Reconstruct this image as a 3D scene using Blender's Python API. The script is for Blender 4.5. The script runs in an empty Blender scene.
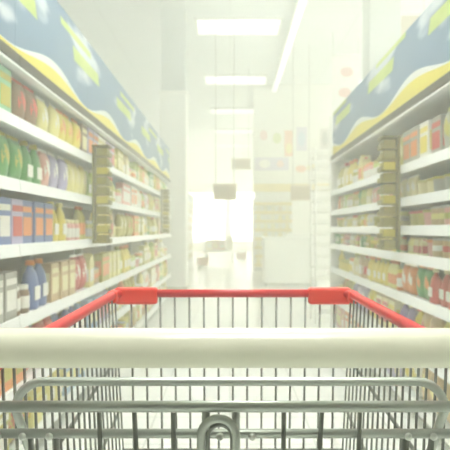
import bpy, bmesh, math, random
from mathutils import Vector, Matrix
random.seed(11)
PI = math.pi
scene = bpy.context.scene
COL = scene.collection
H = 1.13                      # camera height; the photo's horizon
CEIL = H + 4.0

# ------------------------------------------------------------------ materials
def srgb(c):
    r = []
    for v in c:
        v = v / 255.0
        r.append(v / 12.92 if v <= 0.04045 else ((v + 0.055) / 1.055) ** 2.4)
    return (r[0], r[1], r[2], 1.0)

_mats = {}
def mat(name, rgb, rough=0.5, metal=0.0, noise=0.06, scale=30.0, coat=0.0):
    if name in _mats:
        return _mats[name]
    m = bpy.data.materials.new(name)
    m.use_nodes = True
    nt = m.node_tree
    b = nt.nodes['Principled BSDF']
    b.inputs['Roughness'].default_value = rough
    b.inputs['Metallic'].default_value = metal
    b.inputs['Coat Weight'].default_value = coat
    c = srgb(rgb)
    tc = nt.nodes.new('ShaderNodeTexCoord')
    n = nt.nodes.new('ShaderNodeTexNoise')
    n.inputs['Scale'].default_value = scale
    n.inputs['Detail'].default_value = 3
    nt.links.new(tc.outputs['Object'], n.inputs['Vector'])
    mx = nt.nodes.new('ShaderNodeMix'); mx.data_type = 'RGBA'
    mx.inputs['A'].default_value = tuple(max(0, v * (1 - noise)) for v in c[:3]) + (1,)
    mx.inputs['B'].default_value = tuple(min(1, v * (1 + noise)) for v in c[:3]) + (1,)
    nt.links.new(n.outputs['Fac'], mx.inputs['Factor'])
    nt.links.new(mx.outputs['Result'], b.inputs['Base Color'])
    _mats[name] = m
    return m

def emit(name, rgb, strength):
    m = bpy.data.materials.new(name)
    m.use_nodes = True
    b = m.node_tree.nodes['Principled BSDF']
    b.inputs['Base Color'].default_value = (0.8, 0.8, 0.8, 1)
    b.inputs['Emission Color'].default_value = rgb + (1,)
    b.inputs['Emission Strength'].default_value = strength
    return m

class NT:
    """small node-graph helper"""
    def __init__(self, m):
        self.nt = m.node_tree
    def math(self, op, a, b=0.0):
        n = self.nt.nodes.new('ShaderNodeMath'); n.operation = op
        for i, v in enumerate((a, b)):
            if isinstance(v, (int, float)): n.inputs[i].default_value = v
            else: self.nt.links.new(v, n.inputs[i])
        return n.outputs[0]
    def mix(self, f, a, b):
        n = self.nt.nodes.new('ShaderNodeMix'); n.data_type = 'RGBA'
        for k, v in (('Factor', f), ('A', a), ('B', b)):
            if isinstance(v, (int, float, tuple)): n.inputs[k].default_value = v
            else: self.nt.links.new(v, n.inputs[k])
        return n.outputs['Result']

def header_mat():
    m = bpy.data.materials.new('header_print'); m.use_nodes = True
    g = NT(m); nt = m.node_tree; L = nt.links
    geo = nt.nodes.new('ShaderNodeNewGeometry')
    sp = nt.nodes.new('ShaderNodeSeparateXYZ'); L.new(geo.outputs['Position'], sp.inputs[0])
    y, z, x = sp.outputs['Y'], sp.outputs['Z'], sp.outputs['X']
    zz = g.math('SUBTRACT', z, 1.93)
    side = g.math('GREATER_THAN', x, 0.0)
    yy = g.math('ADD', y, g.math('MULTIPLY', side, -0.25))
    def noise(sy, sz, off):
        cb = nt.nodes.new('ShaderNodeCombineXYZ')
        L.new(g.math('MULTIPLY', yy, sy), cb.inputs[0]); L.new(g.math('MULTIPLY', zz, sz), cb.inputs[1])
        cb.inputs[2].default_value = off
        n = nt.nodes.new('ShaderNodeTexNoise'); n.inputs['Scale'].default_value = 1.0; n.inputs['Detail'].default_value = 2
        L.new(cb.outputs[0], n.inputs['Vector']); return n.outputs['Fac']
    def sstep(v, lo, hi):
        n = nt.nodes.new('ShaderNodeMapRange'); n.interpolation_type = 'SMOOTHSTEP'
        n.inputs['From Min'].default_value = lo; n.inputs['From Max'].default_value = hi
        L.new(v, n.inputs['Value']); return n.outputs[0]
    blue = g.mix(noise(1.3, 2.0, 3.0), srgb((84, 118, 150)), srgb((112, 144, 168)))
    # white clouds
    cl = sstep(noise(1.6, 4.0, 9.0), 0.53, 0.66)
    c = g.mix(g.math('MULTIPLY', cl, 0.8), blue, srgb((222, 230, 232)))
    # lime dashes near the top: two rows of slanted blocks
    for zc, hh, per, off, duty in ((0.31, 0.042, 1.45, 0.42, 0.5), (0.42, 0.02, 1.9, 0.1, 0.4)):
        u = g.math('FRACT', g.math('DIVIDE', g.math('ADD', g.math('ADD', yy, off), g.math('MULTIPLY', zz, 0.5)), per))
        on = g.math('LESS_THAN', u, duty)
        inz = g.math('LESS_THAN', g.math('ABSOLUTE', g.math('SUBTRACT', zz, zc)), hh)
        c = g.mix(g.math('MULTIPLY', g.math('MULTIPLY', on, inz), 0.85), c, srgb((190, 208, 74)))
    # white swell and yellow wave at the bottom
    w = g.math('MULTIPLY', g.math('SINE', g.math('MULTIPLY', yy, 4.2)), 0.03)
    c = g.mix(g.math('LESS_THAN', zz, g.math('ADD', g.math('MULTIPLY', w, 1.7), 0.085)), c, srgb((226, 231, 226)))
    c = g.mix(g.math('LESS_THAN', zz, g.math('ADD', w, 0.06)), c, srgb((226, 214, 70)))
    b = nt.nodes['Principled BSDF']; L.new(c, b.inputs['Base Color']); b.inputs['Roughness'].default_value = 0.45
    return m

def tile_mat(name, rgb, line, size, rough, gap=0.006, spec=0.5):
    m = bpy.data.materials.new(name); m.use_nodes = True
    nt = m.node_tree
    tc = nt.nodes.new('ShaderNodeNewGeometry')
    br = nt.nodes.new('ShaderNodeTexBrick')
    br.offset = 0.0
    br.inputs['Scale'].default_value = 1.0
    br.inputs['Brick Width'].default_value = size
    br.inputs['Row Height'].default_value = size
    br.inputs['Mortar Size'].default_value = gap
    br.inputs['Mortar Smooth'].default_value = 0.3
    c = srgb(rgb)
    br.inputs['Color1'].default_value = c
    br.inputs['Color2'].default_value = tuple(v * 0.97 for v in c[:3]) + (1,)
    br.inputs['Mortar'].default_value = srgb(line)
    nt.links.new(tc.outputs['Position'], br.inputs['Vector'])
    b = nt.nodes['Principled BSDF']
    nt.links.new(br.outputs['Color'], b.inputs['Base Color'])
    b.inputs['Roughness'].default_value = rough
    return m

M = dict(
    floor=tile_mat('floor_tiles', (238, 242, 234), (205, 210, 202), 0.45, 0.22),
    ceil=tile_mat('ceiling_tiles', (206, 214, 212), (186, 194, 191), 1.2, 0.8, 0.012),
    wall=mat('wall_paint', (232, 234, 222), 0.8),
    header=header_mat(),
    shelf=mat('shelf_enamel', (226, 232, 228), 0.35),
    rail=mat('price_rail', (236, 240, 236), 0.3),
    back=mat('back_panel', (150, 150, 128), 0.6),
    plinth=mat('plinth_grey', (150, 152, 140), 0.5),
    upright=mat('upright_grey', (178, 182, 168), 0.4, 0.3),
    rail_dark=mat('dark_rail', (58, 54, 30), 0.5), olive=mat('olive_rail', (100, 96, 36), 0.45),
    olive2=mat('olive_tray', (124, 118, 30), 0.5),
    olive3=mat('olive_tray_pack', (180, 170, 40), 0.5),
    cream=mat('handle_cream', (222, 222, 198), 0.3, 0, 0.01, coat=0.2),
    red=mat('rim_red', (204, 24, 34), 0.35, 0, 0.02),
    redp=mat('sleeve_red', (232, 46, 26), 0.4, 0, 0.02),
    steel=mat('zinc_tube', (172, 178, 168), 0.34, 0.6, 0.04),
    wire=mat('zinc_wire', (126, 130, 121), 0.36, 0.7, 0.04),
    weld=mat('weld_bead', (206, 210, 200), 0.3, 0.4),
    rubber=mat('caster_rubber', (60, 62, 60), 0.7),
    white=mat('white_enamel', (236, 238, 230), 0.4),
    greyp=mat('pillar_grey', (196, 204, 200), 0.7),
    brown=mat('sign_brown', (150, 128, 84), 0.5),
    yellowedge=mat('yellow_edge', (220, 196, 52), 0.4),
    beige=mat('beige_board', (196, 180, 150), 0.6),
    metalw=mat('white_metal', (230, 232, 226), 0.35, 0.2),
    cable=mat('hanger_wire', (170, 172, 166), 0.4, 0.4),
    lampdim=emit('lamp_dim', (0.93, 1.0, 0.95), 0.7),
    lampside=emit('lamp_side', (1.0, 1.0, 0.93), 10.0), lampmid=emit('lamp_mid', (1.0, 1.0, 0.93), 4.0),
    lamp=emit('lamp_bright', (1.0, 1.0, 0.95), 27.0),
    day2=emit('daylit_side_glass', (1.0, 0.98, 0.80), 4.2), day=emit('daylit_glass', (1.0, 0.98, 0.76), 5.5),  # emission of the glow panels added in the walls
)

PAL = {
    'mint green': (120, 190, 150), 'orange': (226, 132, 52), 'cream': (228, 220, 170), 'white': (236, 236, 228),
    'olive yellow': (176, 170, 50), 'green': (70, 150, 70), 'pink': (222, 160, 150), 'lavender': (176, 170, 206),
    'yellow': (224, 206, 60), 'blue': (76, 104, 168), 'red': (196, 56, 44), 'brown': (120, 92, 62),
    'grey': (160, 160, 150), 'lime green': (176, 196, 74), 'light blue': (130, 168, 208), 'tan': (196, 166, 112),
    'dark green': (56, 84, 56), 'pale yellow': (232, 224, 140), 'violet': (132, 116, 176),
}
def pmat(c):
    return mat('pack_' + c.replace(' ', '_'), tuple(int(v * .86 + q * .14) for v, q in zip(PAL[c], (235, 232, 205))), 0.42, 0, 0.05)

# ------------------------------------------------------------------ mesh builder
class MB:
    def __init__(self):
        self.bm = bmesh.new()
    def box(self, c, s, bevel=0.0, rot=None, mi=0):
        r = bmesh.ops.create_cube(self.bm, size=1.0)
        vs = r['verts']
        mtx = Matrix.Translation(c) @ (rot.to_4x4() if rot else Matrix.Identity(4)) @ Matrix.Diagonal((s[0], s[1], s[2], 1))
        bmesh.ops.transform(self.bm, matrix=mtx, verts=vs)
        fs = {f for v in vs for f in v.link_faces}
        for f in fs: f.material_index = mi
        if bevel > 0:
            es = list({e for v in vs for e in v.link_edges})
            bmesh.ops.bevel(self.bm, geom=es, offset=bevel, segments=2, profile=0.5, affect='EDGES')
        return self
    def tube(self, pts, r, segs=10, closed=False, mi=0):
        pts = [Vector(p) for p in pts]
        n = len(pts)
        rings = []
        up = None
        for i, p in enumerate(pts):
            if closed: t = (pts[(i + 1) % n] - pts[i - 1]).normalized()
            elif i == 0: t = (pts[1] - pts[0]).normalized()
            elif i == n - 1: t = (pts[-1] - pts[-2]).normalized()
            else: t = ((pts[i + 1] - p).normalized() + (p - pts[i - 1]).normalized()).normalized()
            if up is None:
                up = Vector((0, 0, 1)) if abs(t.z) < 0.9 else Vector((1, 0, 0))
            u = (up - t * up.dot(t)).normalized(); up = u
            v = t.cross(u)
            rr = r[i] if isinstance(r, (list, tuple)) else r
            rings.append([self.bm.verts.new(p + (u * math.cos(a) + v * math.sin(a)) * rr)
                          for a in (2 * PI * k / segs for k in range(segs))])
        m = n if closed else n - 1
        for i in range(m):
            a, b = rings[i], rings[(i + 1) % n]
            for k in range(segs):
                f = self.bm.faces.new((a[k], a[(k + 1) % segs], b[(k + 1) % segs], b[k])); f.smooth = True; f.material_index = mi
        if not closed:
            for rg in (rings[0], rings[-1]):
                f = self.bm.faces.new(rg); f.material_index = mi
        return self
    def lathe(self, prof, c=(0, 0, 0), segs=16, mi=0, sx=1.0, sy=1.0):
        c = Vector(c); rings = []
        for (r, z) in prof:
            rings.append([self.bm.verts.new(c + Vector((r * sx * math.cos(2 * PI * k / segs), r * sy * math.sin(2 * PI * k / segs), z)))
                          for k in range(segs)])
        for a, b in zip(rings, rings[1:]):
            for k in range(segs):
                f = self.bm.faces.new((a[k], a[(k + 1) % segs], b[(k + 1) % segs], b[k])); f.smooth = True; f.material_index = mi
        self.bm.faces.new(list(reversed(rings[0]))).material_index = mi
        self.bm.faces.new(rings[-1]).material_index = mi
        return self
    def sphere(self, c, r, sz=1.0, mi=0, seg=12):
        q = bmesh.ops.create_uvsphere(self.bm, u_segments=seg, v_segments=seg // 2 + 2, radius=1.0)
        bmesh.ops.transform(self.bm, matrix=Matrix.Translation(c) @ Matrix.Diagonal((r, r, r * sz, 1)), verts=q['verts'])
        for f in {f for v in q['verts'] for f in v.link_faces}: f.smooth = True; f.material_index = mi
        return self
    def prism(self, poly, y0, y1, mi=0):
        """polygon in x,z extruded along y"""
        a = [self.bm.verts.new((x, y0, z)) for x, z in poly]; b = [self.bm.verts.new((x, y1, z)) for x, z in poly]
        n = len(poly)
        self.bm.faces.new(a).material_index = mi; self.bm.faces.new(list(reversed(b))).material_index = mi
        for i in range(n):
            self.bm.faces.new((a[i], b[i], b[(i + 1) % n], a[(i + 1) % n])).material_index = mi
        return self
    def mesh(self, name, mats):
        bmesh.ops.recalc_face_normals(self.bm, faces=self.bm.faces)
        me = bpy.data.meshes.new(name)
        self.bm.to_mesh(me); self.bm.free()
        for m in (mats if isinstance(mats, (list, tuple)) else [mats]): me.materials.append(m)
        return me
    def build(self, name, mats, parent=None, loc=None):
        o = bpy.data.objects.new(name, self.mesh(name, mats)); COL.objects.link(o)
        if parent is not None: o.parent = parent
        if loc is not None: o.location = loc
        return o

def tag(o, label=None, cat=None, group=None, kind=None):
    if label: o['label'] = label
    if cat: o['category'] = cat
    if group: o['group'] = group
    if kind: o['kind'] = kind
    return o
def empty(name, loc, label, cat, group=None, rz=0.0):
    o = bpy.data.objects.new(name, None); COL.objects.link(o)
    o.empty_display_size = 0.1
    o.location = loc; o.rotation_euler = (0, 0, rz)
    return tag(o, label, cat, group)
def copy_tree(o, parent=None):
    c = o.copy(); COL.objects.link(c)
    if parent is not None: c.parent = parent
    for ch in list(o.children): copy_tree(ch, c)
    return c
def struct(o): return tag(o, kind='structure')
def arc(c, r, a0, a1, n, plane='xz'):
    out = []
    for i in range(n + 1):
        a = a0 + (a1 - a0) * i / n
        if plane == 'xz': out.append((c[0] + r * math.cos(a), c[1], c[2] + r * math.sin(a)))
        else: out.append((c[0] + r * math.cos(a), c[1] + r * math.sin(a), c[2]))
    return out

# ------------------------------------------------------------------ room shell
XL, XR, Y0, Y1 = -7.0, 7.0, -4.0, 31.0
struct(MB().box(((XL + XR) / 2, (Y0 + Y1) / 2, -0.05), (XR - XL + .4, Y1 - Y0 + .4, 0.1)).build('floor', M['floor']))
struct(MB().box(((XL + XR) / 2, (Y0 + Y1) / 2, CEIL + 0.05), (XR - XL + .4, Y1 - Y0 + .4, 0.1)).build('ceiling', M['ceil']))
struct(MB().box((XL - 0.1, (Y0 + Y1) / 2, CEIL / 2), (0.2, Y1 - Y0 + .4, CEIL)).build('wall_left', M['wall']))
struct(MB().box((XR + 0.1, (Y0 + Y1) / 2, CEIL / 2), (0.2, Y1 - Y0 + .4, CEIL)).build('wall_right', M['wall']))
struct(MB().box((0, Y0 - 0.1, CEIL / 2), (XR - XL, 0.2, CEIL)).build('wall_back', mat('dark_wall_paint', (70, 68, 58), 0.8)))  # unseen wall, darkened so the handle's lower side stays shaded
struct(MB().box((0, Y1 + 0.1, CEIL / 2), (XR - XL, 0.2, CEIL)).build('wall_far', M['wall']))
# glowing panels added in the far wall for the central glow, framed like windows
for i, xc in enumerate((-4.6, -1.6, 1.4, 4.4)):
    wroot = MB().box((xc, Y1 - 0.03, 1.75), (2.7, 0.02, 2.5)).build('window_%d' % (i + 1), M['day']); struct(wroot)
    f = MB()
    for dx in (-1.38, 0, 1.38): f.box((xc + dx, Y1 - 0.05, 1.75), (0.07, 0.07, 2.66), 0.008)
    for z in (0.46, 2.2, 3.04): f.box((xc, Y1 - 0.05, z), (2.8, 0.075, 0.07), 0.008)
    f.build('window_frame', M['white'], wroot)

# unseen glowing panels added in the side wall to brighten the haze
for i, yc in enumerate((8.3, 11.2, 14.1)):
    wroot = MB().box((XR - 0.03, yc, 1.3), (0.02, 2.7, 1.6)).build('window_%d' % (i + 5), M['day2']); struct(wroot)
    f = MB()
    for dy in (-1.38, 0, 1.38): f.box((XR - 0.05, yc + dy, 1.3), (0.07, 0.07, 1.7), 0.008)
    for z in (0.46, 2.14): f.box((XR - 0.05, yc, z), (0.075, 2.8, 0.07), 0.008)
    f.build('window_frame', M['white'], wroot)

# pillars
def pillar(name, x, y, w, d, zsplit, ):
    m = MB()
    m.box((x, y, (zsplit + CEIL) / 2), (w, d, CEIL - zsplit), 0.02)
    o = struct(m.build(name, M['greyp']))
    m = MB().box((x, y, zsplit / 2 - .02), (w + 0.05, d + 0.05, zsplit - .04), 0.03)
    m.box((x, y, zsplit - 0.02), (w + 0.09, d + 0.09, 0.05), 0.015)
    struct(m.build(name + '_cladding', M['white'], o))
    m = MB().box((x, y, 0.06), (w + 0.08, d + 0.08, 0.12), 0.01)
    struct(m.build(name + '_base', M['plinth'], o))
pillar('pillar_1', -1.0, 10.75, 0.42, 0.42, 3.55)
pillar('pillar_2', 2.42, 9.6, 0.5, 0.5, 3.0)

# ------------------------------------------------------------------ ceiling lights
def make_light(dmat):
    t = empty('ceiling_light', (0, 0, 0), '', 'light')
    m = MB()
    W, D = 1.63, 0.92
    for s in (-1, 1):
        m.box((s * W / 2, 0, -0.02), (0.05, D + 0.05, 0.05), 0.005)
        m.box((0, s * D / 2, -0.02), (W + 0.05, 0.05, 0.05), 0.005)
    m.build('frame', M['metalw'], t)
    MB().box((0, 0, -0.012), (W - 0.04, D - 0.04, 0.02)).build('diffuser', dmat, t)
    return t
LX = 0.16
ordn = ['first', 'second', 'third', 'fourth', 'fifth', 'sixth', 'seventh', 'eighth', 'ninth', 'tenth', 'eleventh', 'twelfth',
        'thirteenth', 'fourteenth', 'fifteenth', 'sixteenth', 'seventeenth', 'eighteenth', 'nineteenth', 'twentieth'] + \
       ['%d%s' % (k, {1: 'st', 2: 'nd', 3: 'rd'}.get(k % 10, 'th')) for k in range(21, 80)]
l0 = make_light(M['lampdim'])
for k in range(5):
    o = l0 if k == 0 else copy_tree(l0)
    o.location = (LX, 11.8 + 4.22 * k, CEIL)
    o['label'] = 'flat rectangular ceiling light over the aisle, %s in the row from the cart' % ordn[k]
    o['group'] = 'ceiling lights over the aisle'
for x, dm, nm, ys in ((LX, M['lamp'], 'over the cart end of the aisle', (-0.2, 3.36)),  # out of view, added to light the cart and near shelves
                      (LX, M['lampmid'], 'over the middle of the aisle', (7.58,)),
                      (-4.3, M['lampmid'], 'over the aisle behind the long shelf run', [3.36 + 4.22 * k for k in range(7)]),  # unseen row added as fill light
                      (4.3, M['lampside'], 'over the aisle behind the short shelf run', [3.36 + 4.22 * k for k in range(7)])):  # unseen row added to brighten the picture wall
    l1 = make_light(dm)
    for k, y in enumerate(ys):
        o = l1 if k == 0 else copy_tree(l1)
        o.location = (x, y, CEIL)
        o['label'] = 'bright ceiling light %s, %s of the row' % (nm, ordn[k])
        o['group'] = 'bright ceiling lights'

# white lit track under the ceiling
t = empty('light_track', (1.22, 14.0, CEIL - 0.16), 'long lit white light track hung under the ceiling along the aisle', 'light')
MB().box((0, 0, 0), (0.15, 15.0, 0.07), 0.008).build('channel', M['white'], t)
MB().box((0, 0, -.039), (0.11, 14.96, 0.01), 0.002).build('diffuser', M['lampdim'], t)
m = MB()
for s in (-1, 1): m.box((s * 0.07, 0, 0.045), (0.012, 15.0, 0.02))
m.build('lip', M['metalw'], t)
for k in range(6):
    MB().tube([(0, -7 + 2.8 * k, 0.03), (0, -7 + 2.8 * k, 0.158)], 0.008, 6).build('hanger', M['cable'], t)

# ------------------------------------------------------------------ shelving
LXF, RXF = -0.97, 1.08                  # shelf-edge planes of the long and of the short run
FXF = -1.32                             # run past the pillar
LLEV = [0.12, 0.40, 0.715, 1.05, 1.345, 1.63]
RLEV = [0.12, 0.42, 0.72, 0.97, 1.14, 1.315, 1.52]
DEP = 0.46
def shelving_unit(xf, side, y0, y1, lev, label, group, zh0, zh1, header=True):
    """side -1: faces +x (left of the aisle); side +1: faces -x. One bay of shelving with a header board."""
    L = y1 - y0; yc = (y0 + y1) / 2
    t = empty('shelving_unit', (xf, yc, 0), label, 'shelving', group)
    s = side
    MB().box((s * (DEP + 0.02), 0, (zh1 - .05) / 2 + 0.02), (0.03, L - 0.004, zh1 - .05)).build('back_panel', M['back'], t)
    MB().box((s * (DEP / 2 + 0.02), 0, 0.045), (DEP - 0.06, L - 0.004, 0.085), 0.004).build('plinth', M['plinth'], t)
    for e in (-1, 1):
        MB().box((s * (DEP - 0.03), e * (L / 2 - 0.016), zh1 / 2 - .02), (0.06, 0.028, zh1 - .06), 0.003).build('upright', M['upright'], t)
    for z in lev:
        b = MB().box((s * DEP / 2, 0, z - 0.013), (DEP - 0.012, L - 0.006, 0.024), 0.003).build('shelf', M['shelf'], t)
        m = MB()
        m.prism([(s * 0.004, z - 0.045), (s * -0.012, z - 0.045), (s * -0.004, z + 0.012), (s * 0.004, z + 0.012)], -L / 2 + 0.002, L / 2 - 0.002)
        m.build('price_rail', M['rail'], b)
    if header:
        MB().box((s * 0.03, 0, (zh0 + 0.02 + zh1) / 2), (0.03, L - 0.003, zh1 - zh0 - 0.02)).build('header_board', M['header'], t)
        MB().box((s * 0.02, 0, zh0 + .004), (0.055, L - 0.002, 0.05), 0.004).build('header_rail', M['rail_dark'], t)
        MB().box((s * 0.015, 0, zh0 - 0.030), (0.045, L - 0.002, 0.014), 0.003).build('header_trim', M['rail'], t)
        MB().box((s * 0.26, 0, zh0 - .002), (DEP - 0.06, L - 0.01, 0.018)).build('canopy', M['shelf'], t)
    return t
LB = [(1.35 + 1.4 * i, 1.35 + 1.4 * (i + 1)) for i in range(6)]          # to 9.75
RB = [(1.5 + 1.22 * i, 1.5 + 1.22 * (i + 1)) for i in range(4)]           # to 6.38
FB = [(11.4 + 2.7 * i, 11.4 + 2.7 * (i + 1)) for i in range(4)]           # to 22.2
for i, (a, b) in enumerate(LB):
    shelving_unit(LXF, -1, a, b, LLEV, 'white six-shelf bay under a blue header board, %s bay of the long run' % ordn[i], 'bays of the long shelf run', 1.90, 2.43)
for i, (a, b) in enumerate(RB):
    shelving_unit(RXF, 1, a, b, RLEV, 'white seven-shelf bay under a blue header board, %s bay of the short run' % ordn[i], 'bays of the short shelf run', 1.875, 2.36)
for i, (a, b) in enumerate(FB):
    shelving_unit(FXF, -1, a, b, LLEV, 'white six-shelf bay past the white pillar, %s from the pillar' % ordn[i], 'bays past the pillar', 1.90, 2.3)
# white end panel closing the short run
tag(MB().box((RXF + DEP / 2, RB[-1][1] + 0.025, 1.17), (DEP + 0.03, 0.03, 2.34), 0.006).build('end_panel', M['white']),
    'tall white end panel closing the short shelf run beside the wire rack', 'panel')

# ------------------------------------------------------------------ products
def p_carton(cb, ca):
    w, d, h = .15, .07, .22
    m = MB().box((0, 0, h / 2), (w, d, h), 0.003)
    m.box((0, 0, h + 0.0005), (w * .9, d * .45, 0.002))
    me = m.mesh('carton', pmat(cb))
    l = MB().box((0, -d / 2 - 0.0012, h * .42), (w * .78, 0.002, h * .42)).box((0, -d / 2 - 0.0012, h * .8), (w * .86, 0.002, h * .13))
    l.box((w/2+.0008, 0, h*.5), (0.0015, d*.7, h*.5))
    l.box((-w/2-.0008, 0, h*.5), (0.0015, d*.7, h*.5))
    return me, [('printed_panel', l.mesh('printed_panel', pmat(ca)))], (w, d, h)
def p_bottle(cb, ca):
    w, h = .08, .25
    me = MB().lathe([(.034, 0), (.039, .006), (.04, .02), (.04, .15), (.036, .175), (.02, .205), (.0145, .22), (.0145, .232)], segs=14).mesh('bottle', pmat(cb))
    l = MB().lathe([(.0405, .045), (.0412, .047), (.0412, .128), (.0405, .13)], segs=14).mesh('bottle_label', pmat(ca))
    c = MB().lathe([(.0165, .226), (.0175, .23), (.0175, .248), (.015, .25)], segs=12).mesh('cap', pmat(ca if ca != 'white' else 'red'))
    return me, [('bottle_label', l), ('cap', c)], (w, w, h)
def p_jar(cb, ca):
    w, h = .09, .14
    me = MB().lathe([(.04, 0), (.045, .006), (.045, .1), (.04, .113), (.036, .118)], segs=14).mesh('jar', pmat(cb))
    c = MB().lathe([(.039, .116), (.04, .12), (.04, .137), (.037, .14)], segs=14).mesh('lid', pmat(ca))
    l = MB().lathe([(.0455, .025), (.0462, .027), (.0462, .083), (.0455, .085)], segs=14).mesh('jar_label', pmat('white' if cb != 'white' else 'yellow'))
    return me, [('lid', c), ('jar_label', l)], (w, w, h)
def p_can(cb, ca):
    w, h = .085, .12
    me = MB().lathe([(.039, 0), (.041, .002), (.041, .006), (.039, .009), (.039, .111), (.041, .114), (.041, .118), (.039, .12), (.037, .117)], segs=14).mesh('can', mat('tin', (190, 190, 182), 0.35, 0.6))
    l = MB().lathe([(.0394, .012), (.0402, .013), (.0402, .107), (.0394, .108)], segs=14).mesh('paper_band', pmat(cb))
    l2 = MB().lathe([(.0403, .045), (.0409, .046), (.0409, .078), (.0403, .079)], segs=14).mesh('printed_band', pmat(ca))
    return me, [('paper_band', l), ('printed_band', l2)], (w, w, h)
def p_bag(cb, ca):
    w, d, h = .17, .08, .23
    m = MB(); nx, nz = 8, 9
    def P(i, k, sgn):
        u = i / nx * 2 - 1; v = k / nz * 2 - 1
        b = max(0, (1 - abs(u) ** 2.4)) ** .6 * max(0, (1 - abs(v) ** 3)) ** .7
        ww = w / 2 * (1 - .06 * (1 - v * v))
        return (u * ww, sgn * (d / 2 * b + (0.0015)) + .003 * math.sin(5 * u + 4 * v) * b, (v + 1) / 2 * h)
    for sgn in (-1, 1):
        g = [[m.bm.verts.new(P(i, k, sgn)) for i in range(nx + 1)] for k in range(nz + 1)]
        for k in range(nz):
            for i in range(nx):
                m.bm.faces.new((g[k][i], g[k][i + 1], g[k + 1][i + 1], g[k + 1][i])).smooth = True
    bmesh.ops.remove_doubles(m.bm, verts=m.bm.verts, dist=0.0035)
    me = m.mesh('snack_bag', pmat(cb))
    l = MB(); n = 14
    top = []
    rings = []
    for r in (0.0, .5, 1.0):
        rings.append([l.bm.verts.new((.055 * r * math.cos(2 * PI * k / n), -d / 2 * (1 - .22 * r * r) - .0035, h * .52 + .062 * r * math.sin(2 * PI * k / n))) for k in range(n)] if r else [l.bm.verts.new((0, -d / 2 - .0035, h * .52))])
    for k in range(n):
        l.bm.faces.new((rings[0][0], rings[1][k], rings[1][(k + 1) % n])).smooth = True
        l.bm.faces.new((rings[1][k], rings[2][k], rings[2][(k + 1) % n], rings[1][(k + 1) % n])).smooth = True
    s = MB().box((0, 0, h + .004), (w * .93, .005, .02)); s2 = MB().box((0, 0, .003), (w * .93, .005, .006))
    return me, [('printed_patch', l.mesh('printed_patch', pmat(ca))), ('crimped_seal', s.mesh('crimped_seal', pmat(ca))), ('crimped_seal', s2.mesh('crimped_seal', pmat(ca)))], (w, d, h + .014)
def p_milk(cb, ca):
    w, d, h = .085, .085, .235
    m = MB().box((0, 0, .09), (w, d, .18), 0.003)
    m.prism([(-w / 2, .179), (w / 2, .179), (.004, .222), (.004, h), (-.004, h), (-.004, .222)], -d / 2 + .002, d / 2 - .002)
    me = m.mesh('drink_carton', pmat(cb))
    l = MB().box((0, -d / 2 - .0012, .085), (w * .8, .002, .09)).box((w / 2 + .0012, 0, .085), (.002, d * .8, .09)).box((-w / 2 - .0012, 0, .085), (.002, d * .8, .09))
    c = MB().lathe([(.013, 0), (.014, .003), (.014, .013), (.012, .015)], (.021, 0, .2), 10)
    return me, [('printed_panel', l.mesh('printed_panel', pmat(ca))), ('cap', c.mesh('cap', pmat(ca)))], (w, d, h)
def p_tub(cb, ca):
    w, h = .125, .10
    me = MB().lathe([(.048, 0), (.051, .004), (.059, .085), (.062, .087)], segs=16).mesh('tub', pmat(cb))
    c = MB().lathe([(.063, .084), (.064, .086), (.064, .096), (.058, .1)], segs=16).mesh('lid', pmat(ca))
    return me, [('lid', c)], (w, w, h)
def p_jug(cb, ca):
    w, d, h = .15, .085, .25
    m = MB().lathe([(.06, 0), (.07, .008), (.072, .03), (.07, .13), (.055, .18), (.03, .21), (.021, .222), (.021, .232)], segs=16, sy=.58)
    m.tube([(.05, 0, .19), (.068, 0, .19), (.078, 0, .17), (.08, 0, .12), (.076, 0, .085), (.06, 0, .07)], .009, 8)
    me = m.mesh('detergent_jug', pmat(cb))
    c = MB().lathe([(.024, .226), (.025, .23), (.023, .25), (.02, .254)], segs=12).mesh('cap', pmat(ca))
    l = MB().box((-.006, -.0425, .085), (.085, .004, .07), .001).mesh('jug_label', pmat('white' if cb != 'white' else ca))
    return me, [('cap', c), ('jug_label', l)], (w, d, h)
KIND = {'carton': (p_carton, 'cardboard carton', 'carton', 'carton'), 'bottle': (p_bottle, 'plastic bottle', 'bottle', 'bottle'),
        'jar': (p_jar, 'glass jar', 'jar', 'jar'), 'can': (p_can, 'tin can', 'can', 'can'),
        'bag': (p_bag, 'snack bag', 'snack_bag', 'bag'), 'milk': (p_milk, 'drink carton', 'drink_carton', 'drink carton'),
        'tub': (p_tub, 'lidded tub', 'tub', 'tub'), 'jug': (p_jug, 'detergent jug', 'detergent_jug', 'jug')}
_proto = {}
def proto(kind, cb, ca):
    k = (kind, cb, ca)
    if k not in _proto: _proto[k] = KIND[kind][0](cb, ca)
    return _proto[k]
placed = []   # (key, obj) -> labels are written when the shelf is complete
SHELFN = {6: ['bottom', 'second', 'third', 'fourth', 'fifth', 'top'], 7: ['bottom', 'second', 'third', 'fourth', 'fifth', 'sixth', 'top']}
def put(kind, cb, ca, x, y, z, rz, hmax, key, detail=True, scl=1.0):
    me, parts, (w, d, h) = proto(kind, cb, ca)
    s = min(scl, hmax / h)
    o = bpy.data.objects.new(KIND[kind][2], me); COL.objects.link(o)
    o.location = (x, y, z + .0005); o.rotation_euler = (0, 0, rz); o.scale = (s, s, s)
    if detail:
        for nm, pm in parts:
            c = bpy.data.objects.new(nm, pm); COL.objects.link(c); c.parent = o
    o['category'] = KIND[kind][3]
    placed.append((key + (cb, kind), o, y))
    return o

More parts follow.
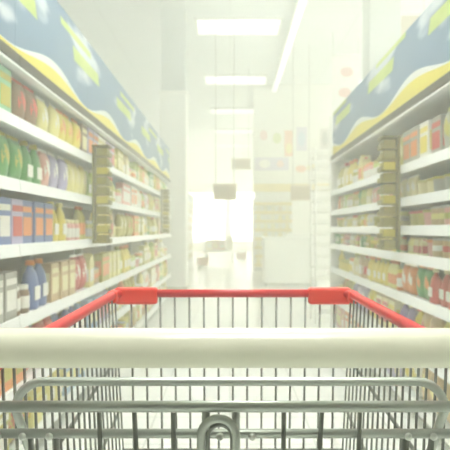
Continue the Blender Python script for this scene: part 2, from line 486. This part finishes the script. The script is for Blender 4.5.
def fill(xf, side, lev, ztop, y0, y1, zones, run, key, detail=True, scl=1.0, default=None, gap=.01):
    for li, z in enumerate(lev):
        hmax = (lev[li + 1] - .05 if li + 1 < len(lev) else ztop) - z - .012
        y = y0 + .04
        zs = zones.get(li, [])
        while True:
            zone = next((q for q in zs if q[0] <= y < q[1]), None) or default[li % len(default)]
            _, _, kinds, cols = zone
            kind = random.choice(kinds); cb = random.choice(cols)
            n = random.choice((1, 2, 2, 3)) if detail else random.choice((1, 2))
            ca = random.choice([c for c in ('white', 'yellow', 'red', 'cream', 'olive yellow', 'white', 'pale yellow', 'orange') if c != cb])
            me, parts, (w, d, h) = proto(kind, cb, ca)
            s = min(scl, hmax / h)
            stop = False
            for _k in range(n):
                ww = w * s
                if y + ww > y1 - .04: stop = True; break
                # keep clear of the bay joints' uprights only at the back: products stand near the front edge
                setb = .02 + random.uniform(0, .02) + d * s / 2
                put(kind, cb, ca, xf + side * setb, y + ww / 2, z, -side * PI / 2 + random.uniform(-.05, .05) * (kind in ('bag', 'jar', 'bottle', 'can', 'tub')),
                    hmax, (run, key, li, len(lev)), detail, scl)
                y += ww + gap * random.uniform(.9, 2.4)
            if stop: break
            if random.random() < .06: y += .07

ANYK = ['carton', 'bottle', 'jar', 'can', 'bag', 'milk', 'tub', 'jug']
YEL = ['yellow', 'pale yellow', 'olive yellow', 'cream', 'lime green', 'white', 'olive yellow', 'tan', 'pink']
LZ = {
    5: [(0, 2.75, ['bag', 'carton'], ['mint green', 'orange', 'mint green', 'white']), (2.75, 3.0, ['bag', 'carton'], ['orange', 'brown']),
        (3.0, 3.3, ['bag', 'carton'], ['cream', 'pale yellow', 'white']), (3.3, 4.1, ['bag', 'carton'], ['olive yellow', 'yellow', 'brown']), (4.1, 5.0, ['carton'], ['lavender', 'white'])],
    4: [(0, 2.58, ['bag'], ['orange', 'green']), (2.58, 3.0, ['bag', 'jug'], ['green', 'mint green']), (3.0, 3.3, ['bag', 'carton'], ['pink', 'white']),
        (3.3, 3.6, ['carton', 'bag'], ['lavender', 'white']), (3.6, 4.0, ['bag'], ['yellow', 'pale yellow'])],
    3: [(0, 3.05, ['carton'], ['blue', 'blue', 'lavender']), (3.05, 3.25, ['jar'], ['dark green', 'brown']), (3.25, 3.6, ['bottle', 'jug'], ['yellow']), (3.6, 4.2, ['jar', 'can', 'bottle'], ['pink', 'yellow', 'olive yellow'])],
    2: [(0, 2.95, ['can', 'jar', 'carton'], ['brown', 'grey', 'tan']), (2.95, 3.2, ['bottle', 'jug'], ['light blue', 'blue']), (3.2, 4.2, ['bag', 'carton'], ['red', 'pink', 'white', 'tan'])],
    1: [(0, 2.8, ['bag', 'carton'], ['orange', 'yellow']), (2.8, 3.4, ['bag', 'carton'], ['red', 'brown', 'yellow']), (3.4, 5.0, ['jug', 'bag', 'carton'], ['blue', 'light blue', 'lavender'])],
    0: [(0, 2.9, ['bag', 'carton'], ['yellow', 'pink', 'olive yellow']), (2.9, 3.6, ['carton', 'jug'], ['pale yellow', 'lime green', 'white']), (3.6, 5.0, ['jug', 'bag', 'carton'], ['light blue', 'grey', 'white'])],
}
RZ = {
    6: [(0, 3.15, ['carton', 'bag'], ['red', 'white', 'grey']), (3.15, 3.7, ['carton'], ['white', 'grey']), (3.7, 4.4, ['bag', 'carton'], ['olive yellow', 'brown', 'yellow'])],
    5: [(0, 3.3, ['can', 'tub'], ['grey', 'white', 'olive yellow'])],
    4: [(0, 3.4, ['tub', 'can'], ['red', 'pink', 'tan']), (3.4, 4.6, ['can', 'tub'], ['yellow', 'cream', 'olive yellow'])],
    3: [(0, 3.4, ['tub', 'can'], ['brown', 'tan', 'pink'])],
    2: [(0, 3.1, ['bag', 'jug'], ['red', 'orange']), (3.1, 3.5, ['bag', 'jug'], ['green', 'green', 'dark green']), (3.5, 4.0, ['bag', 'jar', 'bottle'], ['orange', 'red', 'pink']), (4.0, 4.5, ['bottle', 'jug'], ['yellow', 'pale yellow'])],
    1: [(0, 3.2, ['bag', 'carton'], ['orange', 'yellow', 'tan']), (3.2, 3.9, ['carton', 'jug'], ['violet', 'lavender', 'yellow', 'orange']), (3.9, 5.2, ['bag', 'carton'], ['yellow', 'orange', 'cream', 'lavender'])],
    0: [(0, 3.6, ['bag', 'carton'], ['orange', 'tan', 'white']), (3.6, 6, ['carton', 'jug'], ['lavender', 'white', 'pink', 'orange'])],
}
DEF = [(0, 0, ANYK, YEL), (0, 0, ANYK, YEL + ['orange', 'green'])]
fill(LXF, -1, LLEV, 1.86, LB[0][0] + .02, LB[-1][1], LZ, 'long', 0, default=DEF)
fill(RXF, 1, RLEV, 1.83, RB[0][0] + .02, RB[-1][1], RZ, 'short', 1, default=DEF)
fill(FXF, -1, LLEV, 1.86, FB[0][0], FB[-1][1], {}, 'pillar', 2, detail=False, scl=1.35, default=[(0, 0, ['carton', 'bag', 'jug'], YEL + ['orange'])], gap=.05)
# labels: count each colour-and-kind along its own shelf, from the cart end
groups = {}
SHORTN = {'carton': 'cardboard carton', 'bottle': 'plastic bottle', 'jar': 'jar', 'can': 'tin can', 'bag': 'snack bag',
          'milk': 'drink carton', 'tub': 'lidded tub', 'jug': 'detergent jug'}
for key, o, y in placed: groups.setdefault(key, []).append((y, o))
for (run, _, li, nl, cb, kind), lst in groups.items():
    lst.sort(key=lambda q: q[0])
    sh = SHELFN[nl][li] + ' shelf' + ('' if li in (0, nl - 1) else ' up')
    where = {'long': 'on the long run\'s ' + sh, 'short': 'on the short run\'s ' + sh, 'pillar': 'on the %s past the pillar' % sh}[run]
    for i, (y, o) in enumerate(lst):
        what = '%s %s' % (cb, SHORTN[kind])
        if len(lst) == 1: o['label'] = 'the one %s %s' % (what, where)
        else: o['label'] = '%s %s %s, %sfrom the cart' % (ordn[i], what, where, '' if run == 'pillar' else 'counting ')
        o['group'] = '%ss %s' % (SHORTN[kind], where)

# ------------------------------------------------------------------ olive hanging displays clipped to the shelf edges
def hanging_display(x, side, y, z0, z1, label, n=10, w=.12):
    t = empty('hanging_display', (x, y, z0), label, 'display', 'olive hanging displays')
    hh = z1 - z0
    MB().box((side * -.012, 0, hh / 2), (.016, w, hh), .003).build('backboard', M['olive'], t)
    MB().box((side * -.06, 0, hh + .006), (.115, w + .01, .014), .003).build('top_cap', M['olive'], t)
    for k in range(n):
        z = hh * k / n + .006
        m = MB().box((side * -.07, 0, z), (.1, w - .006, .008), .001).box((side * -.118, 0, z + .012), (.005, w - .006, .028), .001)
        tr = m.build('tray', M['olive2'], t)
        m = MB()
        for j in range(3): m.box((side * -.068, (j - 1) * w * .3, z + .005 + hh / n * .36), (.075, w * .24, hh / n * .7), .003)
        m.build('packet_row', M['olive3'] if k % 3 == 1 else M['olive2'], tr)
    return t
hanging_display(LXF + .014, -1, 4.2, 1.03, 1.70, 'tall olive ribbed display clipped to the long shelf run, nearer the cart')
hanging_display(RXF - .014, 1, 3.8, 1.0, 1.70, 'tall olive ribbed display clipped to the short shelf run')
hanging_display(LXF + .014, -1, 8.3, 1.08, 1.66, 'tall olive ribbed display clipped to the long shelf run, near the pillar')

# ------------------------------------------------------------------ beyond the shelves
# white wire rack past the end of the short run
t = empty('wire_rack', (1.17, 7.35, 0), 'tall white wire rack with many shelves past the end panel of the short run', 'rack')
for sx in (-1, 1):
    for sy in (-1, 1):
        MB().tube([(sx * .15, sy * .2, 0.0), (sx * .15, sy * .2, 2.1)], .012, 8).build('post', M['metalw'], t)
for k in range(15):
    z = .12 + k * .135
    m = MB()
    for sy in (-1, 1): m.tube([(-.15, sy * .2, z), (.15, sy * .2, z)], .008, 6)
    for j in range(7): m.tube([(-.15 + .05 * j, -.2, z), (-.15 + .05 * j, .2, z)], .005, 5)
    m.box((0, -.205, z + .02), (.3, .006, .045))
    m.build('rack_shelf', M['white'], t)

# end-of-run shelving with yellow edges under the picture wall
YW = 16.6
t = empty('gondola_end', (1.16, YW - .3, 0), 'pale shelving with yellow shelf edges under the picture wall', 'shelving')
MB().box((0, .22, .98), (1.04, .03, 1.94)).build('back_panel', M['wall'], t)
MB().box((0, 0, .05), (1.0, .4, .1), .005).build('plinth', M['plinth'], t)
for e in (-1, 1): MB().box((e * .52, 0, .98), (.03, .42, 1.94), .004).build('side_panel', M['white'], t)
for k in range(8):
    z = .16 + .235 * k
    b = MB().box((0, 0, z), (1.0, .4, .025)).build('shelf', M['shelf'], t)
    MB().box((0, -.207, z), (1.0, .014, .085), .003).build('shelf_edge', M['yellowedge'], b)
cnt = 0
for k in range(7):
    z = .16 + .235 * k + .0125
    for j in range(5):
        cb = random.choice(['pale yellow', 'cream', 'white', 'tan', 'yellow'])
        o = put('carton', cb, 'white', 1.16 - .39 + .195 * j, YW - .36, z + .0005, 0, .16, ('end', 3, k, 6), False, .95)
        placed.pop()
        o['label'] = 'small %s carton, %s on the %s shelf up of the yellow-edged shelving' % (cb, ordn[j], ordn[k])
        o['group'] = 'cartons on the yellow-edged shelving'

# picture wall above it
pw = struct(MB().box((2.5, YW + .1, (2.15 + CEIL) / 2), (3.7, .2, CEIL - 2.15)).build('wall_picture', M['wall']))
struct(MB().box((3.85, YW + .12, 1.08), (6.3, .16, 2.14)).build('wall_under', M['wall']))
struct(MB().box((2.5, YW - .03, 2.27), (3.7, .05, .22), .01).build('trim_yellow', M['yellowedge']))
def poster(x, z, w, h, bg, spots, label):
    t = MB().box((x, YW - .0075, z), (w, .016, h), .003).build('poster', pmat(bg)); tag(t, label, 'poster', 'posters on the picture wall')
    for (dx, dz, sw, sh, c) in spots:
        m = MB().lathe([(.5, 0), (.5, .004)], segs=18)
        bmesh.ops.transform(m.bm, matrix=Matrix.Translation((x + dx * w, YW - .0175, z + dz * h)) @ Matrix.Diagonal((sw, 1, sh, 1)) @ Matrix.Rotation(PI / 2, 4, 'X'), verts=m.bm.verts)
        m.build('printed_shape', pmat(c), t)
poster(0.93, 3.72, .36, .5, 'white', [(0, 0, .22, .28, 'pink')], 'small white poster with a pink blob, first on the picture wall')
poster(1.30, 3.66, .30, .46, 'white', [(0, -.05, .24, .3, 'lime green')], 'white poster with a lime blob on the picture wall')
poster(1.63, 3.50, .24, .72, 'orange', [(0, -.2, .18, .3, 'yellow')], 'tall orange poster on the picture wall')
poster(1.98, 3.62, .30, .66, 'lavender', [(0, 0, .2, .4, 'light blue')], 'lavender poster with a blue oval on the picture wall')
poster(2.62, 3.62, .26, .56, 'grey', [(0, 0, .16, .4, 'dark green')], 'grey poster with a dark green oval on the picture wall')
poster(1.15, 2.93, .95, .36, 'lavender', [(-.2, 0, .3, .24, 'white'), (.25, 0, .2, .2, 'pink')], 'wide lavender poster low on the picture wall')
poster(2.1, 2.83, .7, .38, 'white', [(-.2, -.1, .3, .2, 'orange'), (.2, 0, .24, .2, 'yellow')], 'wide white poster with orange and yellow blobs on the picture wall')

# hanging brown signs
def hanging_sign(x, y, z, w, h, label):
    t = empty('hanging_sign', (x, y, z), label, 'sign', 'hanging brown signs')
    MB().box((0, 0, 0), (w, .05, h), .01).build('board', M['brown'], t)
    m = MB()
    m.box((0, 0, h / 2 + .02), (w + .03, .06, .04), .005).box((0, 0, -h / 2 - .015), (w + .03, .06, .03), .005)
    m.build('sign_frame', M['tan'] if 'tan' in M else M['beige'], t)
    for s in (-1, 1):
        MB().tube([(s * w * .4, 0, h / 2 + .03), (s * w * .4, 0, CEIL - z)], .008, 6).build('hanger', M['cable'], t)
hanging_sign(-.10, 11.6, H + 37 / 600 * 11.6, .44, .24, 'brown sign hung over the middle of the aisle')
hanging_sign(1.54, 13.0, H + 36 / 600 * 13.0, .44, .27, 'brown sign hung in front of the picture wall')

hanging_sign(.28, 15.0, H + 65 / 600 * 15.0, .46, .2, 'upper brown sign hung behind the middle one')
# white dump bins in front of the picture wall
def dump_bin(x, y, w, d, h, label):
    t = empty('dump_bin', (x, y, 0), label, 'bin', 'white dump bins')
    m = MB()
    for s in (-1, 1):
        m.box((s * (w / 2 - .015), 0, h / 2 + .03), (.03, d, h - .06), .008)
        m.box((0, s * (d / 2 - .015), h / 2 + .03), (w - .06, .03, h - .06), .008)
    m.box((0, 0, h * .55), (w - .06, d - .06, .03))
    m.build('bin_body', M['white'], t)
    m = MB()
    for s in (-1, 1):
        m.box((s * w / 2, 0, h), (.05, d + .05, .04), .01); m.box((0, s * d / 2, h), (w, .05, .04), .01)
    m.build('bin_rim', M['metalw'], t)
    for sx in (-1, 1):
        for sy in (-1, 1): MB().box((sx * (w / 2 - .04), sy * (d / 2 - .04), .032), (.05, .05, .064), .006).build('foot', M['plinth'], t)
    cols = ['pale yellow', 'white', 'cream', 'yellow', 'lime green']
    n = 0
    for ix in range(4):
        for iy in range(2):
            cb = cols[(ix * 2 + iy) % 5]
            o = put('bag', cb, 'white', x + (ix - 1.5) * w * .22, y + (iy - .5) * d * .4, h * .55 + .016, .1 * ix, .3, ('bin', 4, 0, 6), False, 1.0)
            placed.pop()
            o['label'] = '%s snack bag in the %s' % (cb, label)
            o['label'] = '%s bag, %s in the %s row of the %s' % (cb, ordn[ix], 'near' if iy == 0 else 'far', label)
            o['group'] = 'bags in the ' + label
dump_bin(1.15, 12.2, .95, .7, .95, 'white bin nearer the wire rack')
dump_bin(1.75, 14.2, .9, .7, 1.0, 'white bin nearer the picture wall')

# far end of the aisle: display table, boxes and baskets
TY = 20.0
t = empty('display_table', (-.36, TY, 0), 'white display table standing in the middle of the aisle beyond the pillar', 'table')
MB().box((0, 0, .415), (.95, .6, .05), .01).build('tabletop', M['white'], t)
for sx in (-1, 1):
    for sy in (-1, 1): MB().box((sx * .44, sy * .25, .195), (.05, .05, .39), .005).build('leg', M['metalw'], t)
for k, (cb, dx) in enumerate((('yellow', -.33), ('red', -.11), ('orange', .11))):
    for j in range(2):
        o = put('carton', cb, 'yellow' if cb == 'red' else 'white', -.36 + dx, TY - .15 + .26 * j, .4405, 0, .34, ('t', 5, 0, 6), True, 1.4); placed.pop()
        o['label'] = '%s carton standing on the %s of the white display table' % (cb, 'front edge' if j == 0 else 'back edge')
        o['group'] = 'cartons on the white display table'
m = MB().box((0, 0, .22), (.2, .24, .44), .006)
bx = m.build('cardboard_box', M['brown'], None, (-.36 + .34, TY - .1, .4405)); tag(bx, 'brown cardboard box on the white display table beside orange cartons', 'box')
MB().box((0, 0, .441), (.05, .24, .002)).build('tape', M['beige'], bx)
def basket(x, y, label):
    t = empty('shopping_basket', (x, y, 0), label, 'basket', 'orange shopping baskets')
    m = MB(); a = [(-.17, -.12), (.17, -.12), (.17, .12), (-.17, .12)]
    m.box((0, 0, .012), (.34, .24, .02), .005)
    for s in (-1, 1):
        m.box((s * .175, 0, .13), (.012, .25, .22), .004); m.box((0, s * .125, .13), (.35, .012, .22), .004)
    m.box((-.0, -.13, .235), (.38, .02, .02), .004).box((0, .13, .235), (.38, .02, .02), .004)
    m.build('basket_body', pmat('orange'), t)
    MB().tube([(-.18, 0, .22)] + arc((0, 0, .24), .17, PI, 0, 10) + [(.18, 0, .22)], .008, 6).build('basket_handle', M['redp'], t)
basket(-.84, 18.6, 'orange shopping basket on the floor by the shelves past the pillar')
basket(.42, 22.5, 'orange shopping basket on the floor behind the white display table')

# hanging banner and beige board seen above the short run
t = empty('hanging_banner', (2.35, 12.2, 3.9), 'white hanging banner with faded red shapes above the short run', 'banner')
MB().box((0, 0, 0), (.55, .02, 1.5), .004).build('cloth', M['white'], t)
for k, dz in enumerate((.42, 0.0, -.42)):
    m = MB().lathe([(.5, 0), (.5, .004)], segs=16)
    bmesh.ops.transform(m.bm, matrix=Matrix.Translation((.02 * (-1) ** k, -.012, dz)) @ Matrix.Diagonal((.26, 1, .2, 1)) @ Matrix.Rotation(PI / 2, 4, 'X'), verts=m.bm.verts)
    m.build('printed_shape', pmat('pink'), t)
MB().tube([(-.3, 0, .76), (.3, 0, .76)], .014, 8).build('rod', M['metalw'], t)
for s in (-1, 1): MB().tube([(s * .26, 0, .76), (s * .26, 0, CEIL - 3.9)], .006, 6).build('hanger', M['cable'], t)
t = empty('department_board', (3.0, 10.2, 4.3), 'beige department board hung above the short shelf run', 'sign')
MB().box((0, 0, 0), (.8, .06, .9), .012).build('board', M['beige'], t)
for s in (-1, 1): MB().box((0, 0, s * .47), (.84, .08, .04), .006).build('board_edge', M['white'], t)
for s in (-1, 1): MB().tube([(s * .3, 0, .48), (s * .3, 0, CEIL - 4.3)], .008, 6).build('hanger', M['cable'], t)

# ------------------------------------------------------------------ shopping cart
CX = 0.006
cart = empty('shopping_cart', (CX, 0.9, 0), 'steel wire shopping cart with red rim and cream push handle', 'shopping cart')
def C(x, y, z): return (x, y - 0.9, z)          # world depth -> cart space
YF, YH = 1.268, 0.54                            # front rim, handle
ZR = H - 0.136                                  # rim height
ZH = H - 0.107
HWF, HWB = 0.247, 0.244                         # rim half widths front and back
YB = 0.585                                      # back end of rims
# handle
m = MB().tube([C(-.265, YH, ZH), C(-.26, YH, ZH), C(.26, YH, ZH), C(.265, YH, ZH)], [.0165, .0178, .0178, .0165], 40)
hd = m.build('handle', M['cream'], cart)
for s in (-1, 1):
    MB().tube([C(s * .262, YH, ZH), C(s * .285, YH, ZH), C(s * .292, YH, ZH)], [.02, .02, .014], 24).build('handle_end', mat('handle_grey', (120, 124, 118), .5), cart)
    MB().tube([C(s * .278, YH, ZH), C(s * .278, YH + .03, ZH - .02), C(s * .272, YB + .03, ZR - .02), C(s * .268, YB + .05, ZR - .1)], .009, 10).build('handle_bracket', M['steel'], cart)
# red rims
R = .0078
MB().tube([C(-HWF + .02, YF, ZR), C(HWF - .02, YF, ZR)], .0085, 14).build('front_rim', M['red'], cart)
for s in (-1, 1):
    pts = [C(s * HWB, YB, ZR)] + [C(s * (HWB + (HWF - HWB) * q), YB + (YF - .03 - YB) * q, ZR) for q in (.25, .5, .75, 1)]
    pts += [C(s * (HWF - .006), YF - .01, ZR), C(s * (HWF - .02), YF, ZR)]
    MB().tube(pts, .0088, 14).build('side_rim', M['red'], cart)
    # red plastic corner sleeve
    x0, x1 = HWF - .088, HWF + .002
    sl = MB().box(C(s * (x0 + x1) / 2, YF, ZR - .005), (x1 - x0, .026, .035), .006).build('corner_sleeve', M['redp'], cart)
    MB().box(C(s * (HWF + .001), YF - .028, ZR - .004), (.02, .04, .026), .006).build('sleeve_tab', M['redp'], sl)
# front wire panel
ZBF = ZR - .327
BWF, BWB = .222, .226
m = MB()
n = 17
for k in range(-8, 9):
    xt = k * .0312
    if abs(xt) > .249: continue
    xb = xt * .93
    m.tube([C(xt * .985, YF, ZR), C(xb, YF - .035, ZBF)], .0022, 6)
for q, rr in ((.97, .003), (.985, .0025)):
    zz = ZR + (ZBF - ZR) * q
    m.tube([C(-HWF + .02, YF - .035 * q - .003, zz), C(HWF - .02, YF - .035 * q - .003, zz)], rr, 6)
m.build('front_grid', M['wire'], cart)
# side wire panels
ZBB = ZR - .44
def side_pt(s, y, q):
    """q 0 at the rim, 1 at the bottom rail"""
    f = (y - YB) / (YF - YB)
    xt = HWB + (HWF - HWB) * f; xb = BWB + (BWF - BWB) * f
    zb = ZBB + (ZBF - ZBB) * f
    return C(s * (xt + (xb - xt) * q), y - .035 * q * f, ZR + (zb - ZR) * q)
for s in (-1, 1):
    m = MB()
    k = 0; y = YF - .014
    while y > YB + .01:
        m.tube([side_pt(s, y, 0), side_pt(s, y, 1)], .0018, 6); y -= .033
    for q in (.40, .72, 1.0):
        a = [side_pt(s, YB + .01 + (YF - .02 - YB) * i / 6, q) for i in range(7)]
        a = [(p[0] + s * .0042, p[1], p[2]) for p in a]
        m.tube(a, .003 if q < 1 else .004, 6)
    m.build('side_grid', M['wire'], cart)
# bottom wire panel
m = MB()
for k in range(-6, 7):
    x = k * .035
    m.tube([C(x, YB + .02, ZBB + .004), C(x, YF - .037, ZBF + .004)], .0022, 6)
for i in range(9):
    f = i / 8; y = YB + .02 + (YF - .04 - YB - .02) * f
    hw = BWB + (BWF - BWB) * f
    m.tube([C(-hw, y, ZBB + (ZBF - ZBB) * f + .001), C(hw, y, ZBB + (ZBF - ZBB) * f + .001)], .003, 6)
m.build('bottom_grid', M['wire'], cart)
# rear gate: bars in front of the basket
def px(x, d): return (x - 230) / 600 * d - CX
def pz(y, d): return H - (y - 229) / 600 * d
dA = .60
zA = pz(381.5, dA)
xa0, xa1 = px(15.5, dA), px(445, dA)
rc = .028
pts = [C(xa0 + .022, dA + .055, zA - .17), C(xa0 + .003, dA + .008, zA - rc - .018), C(xa0, dA, zA - rc)]
pts += [C(xa0 + rc - rc * math.cos(a), dA, zA - rc + rc * math.sin(a)) for a in (PI / 12 * i for i in range(1, 7))]
pts += [C(xa1 - rc + rc * math.sin(a), dA, zA - rc + rc * math.cos(a)) for a in (PI / 12 * i for i in range(0, 6))]
pts += [C(xa1, dA, zA - rc), C(xa1 - .003, dA + .008, zA - rc - .018), C(xa1 - .022, dA + .055, zA - .17)]
MB().tube(pts, .0045, 14).build('gate_frame', M['steel'], cart)
dB = .555
MB().tube([C(-.262, dB, pz(406.5, dB)), C(.262, dB, pz(406.5, dB))], .0053, 16).build('cross_bar', M['steel'], cart)
dC = .575
zC = pz(433.5, dC)
MB().tube([C(-.258, dC, zC), C(.258, dC, zC)], .0045, 16).build('cross_bar', M['steel'], cart)
for x in (-.5, 24, 50.5, 220, 252, 407, 432):
    MB().sphere(C(px(x, dC), dC - .0045, pz(435, dC)), .0037, 1.0).build('weld_bead', M['weld'], cart)
# gate struts going down from the cross bars to the basket floor
for (x, yt, dx) in ((134, 409, .012), (173, 409, 0), (284, 409, 0), (322, 409, -.012), (99, 409, .0), (360, 409, 0)):
    d = .567
    MB().tube([C(px(x, d), d, pz(yt, dB) - .002), C(px(x, d) + dx, d + .05, ZBB + .01)], .0023, 8).build('gate_strut', M['wire'], cart)
for (x, dx) in ((30, .012), (56, .006), (405, -.006), (432, -.012)):
    d = .583
    MB().tube([C(px(x, d), d, zC), C(px(x, d) + dx, d + .04, ZBB + .01)], .003, 8).build('gate_strut', M['wire'], cart)
# centre latch loop
dL = .548
def loop(x0, x1, ytop, d, r):
    a, b = px(x0, d), px(x1, d); rr = (b - a) / 2; zt = pz(ytop, d) - rr
    p = [C(a, d, zt - .11)] + [C(a + rr - rr * math.cos(t), d, zt + rr * math.sin(t)) for t in (PI * i / 12 for i in range(13))] + [C(b, d, zt - .11)]
    return MB().tube(p, r, 14)
loop(201, 236, 418.5, dL, .0039).build('latch_loop', M['steel'], cart)
loop(207, 233, 424, dL + .012, .0028).build('latch_loop', M['wire'], cart)
for x in (205.5, 236):
    MB().tube([C(px(x, dL), dB, pz(408, dB)), C(px(x, dL), dB + .004, pz(430, dB))], .0038, 10).build('latch_lug', M['steel'], cart)
# chassis and casters below the frame
for s in (-1, 1):
    MB().tube([C(s * .268, YB + .05, ZR - .1), C(s * .262, .66, .62), C(s * .25, .72, .25), C(s * .245, .78, .2), C(s * .19, 1.32, .2)], .0125, 12).build('chassis_tube', M['steel'], cart)
    MB().tube([C(s * .235, 1.0, .2), C(s * .21, 1.05, .45), C(s * .205, 1.1, ZBF - .03)], .0095, 10).build('chassis_strut', M['steel'], cart)
m = MB()
for y, hw in ((.79, .245), (1.05, .218), (1.31, .19)): m.tube([C(-hw, y, .2), C(hw, y, .2)], .011, 10)
m.tube([C(-.205, 1.1, ZBF - .03), C(.205, 1.1, ZBF - .03)], .0095, 10)
m.build('chassis_crossbar', M['steel'], cart)
for (x, y) in ((-.245, .8), (.245, .8), (-.19, 1.3), (.19, 1.3)):
    m = MB().lathe([(.02, .148), (.02, .19)], (x, y - .9, 0), 12)
    for s in (-1, 1): m.box((x + s * .021, y - .9, .105), (.004, .035, .1), .001)
    f = m.build('caster_fork', M['steel'], cart)
    w = MB().tube([(x - .014, y - .9, .0625), (x - .012, y - .9, .0625), (x + .012, y - .9, .0625), (x + .014, y - .9, .0625)], [.056, .062, .062, .056], 24)
    w.build('wheel', M['rubber'], f)

# ------------------------------------------------------------------ haze added throughout for the white glow, world, camera
w = bpy.data.worlds.new('shop_air'); scene.world = w; w.use_nodes = True
wn = w.node_tree
wn.nodes['Background'].inputs[0].default_value = (1, 1, .95, 1)
wn.nodes['Background'].inputs[1].default_value = 0.0
vs = wn.nodes.new('ShaderNodeVolumeScatter')
vs.inputs['Color'].default_value = (0.99, 1.0, 0.93, 1)
vs.inputs['Density'].default_value = 0.09
vs.inputs['Anisotropy'].default_value = 0.6
wn.links.new(vs.outputs[0], wn.nodes['World Output'].inputs['Volume'])
scene.cycles.volume_bounces = 3

cam = bpy.data.cameras.new('camera'); co = bpy.data.objects.new('camera', cam); COL.objects.link(co)
co.location = (0, 0, H); co.rotation_euler = (PI / 2, 0, 0)
cam.sensor_width = 36; cam.lens = 600 / 450 * 36
cam.shift_x = -5 / 450; cam.shift_y = 4 / 450
cam.clip_start = 0.02; cam.clip_end = 200
cam.dof.use_dof = True
cam.dof.focus_distance = 0.68
cam.dof.aperture_fstop = 48 / 3.0
scene.camera = co
vw = scene.view_settings
vw.view_transform = 'Standard'; vw.look = 'None'; vw.gamma = 1.0; vw.exposure = 0.85; vw.use_curve_mapping = False
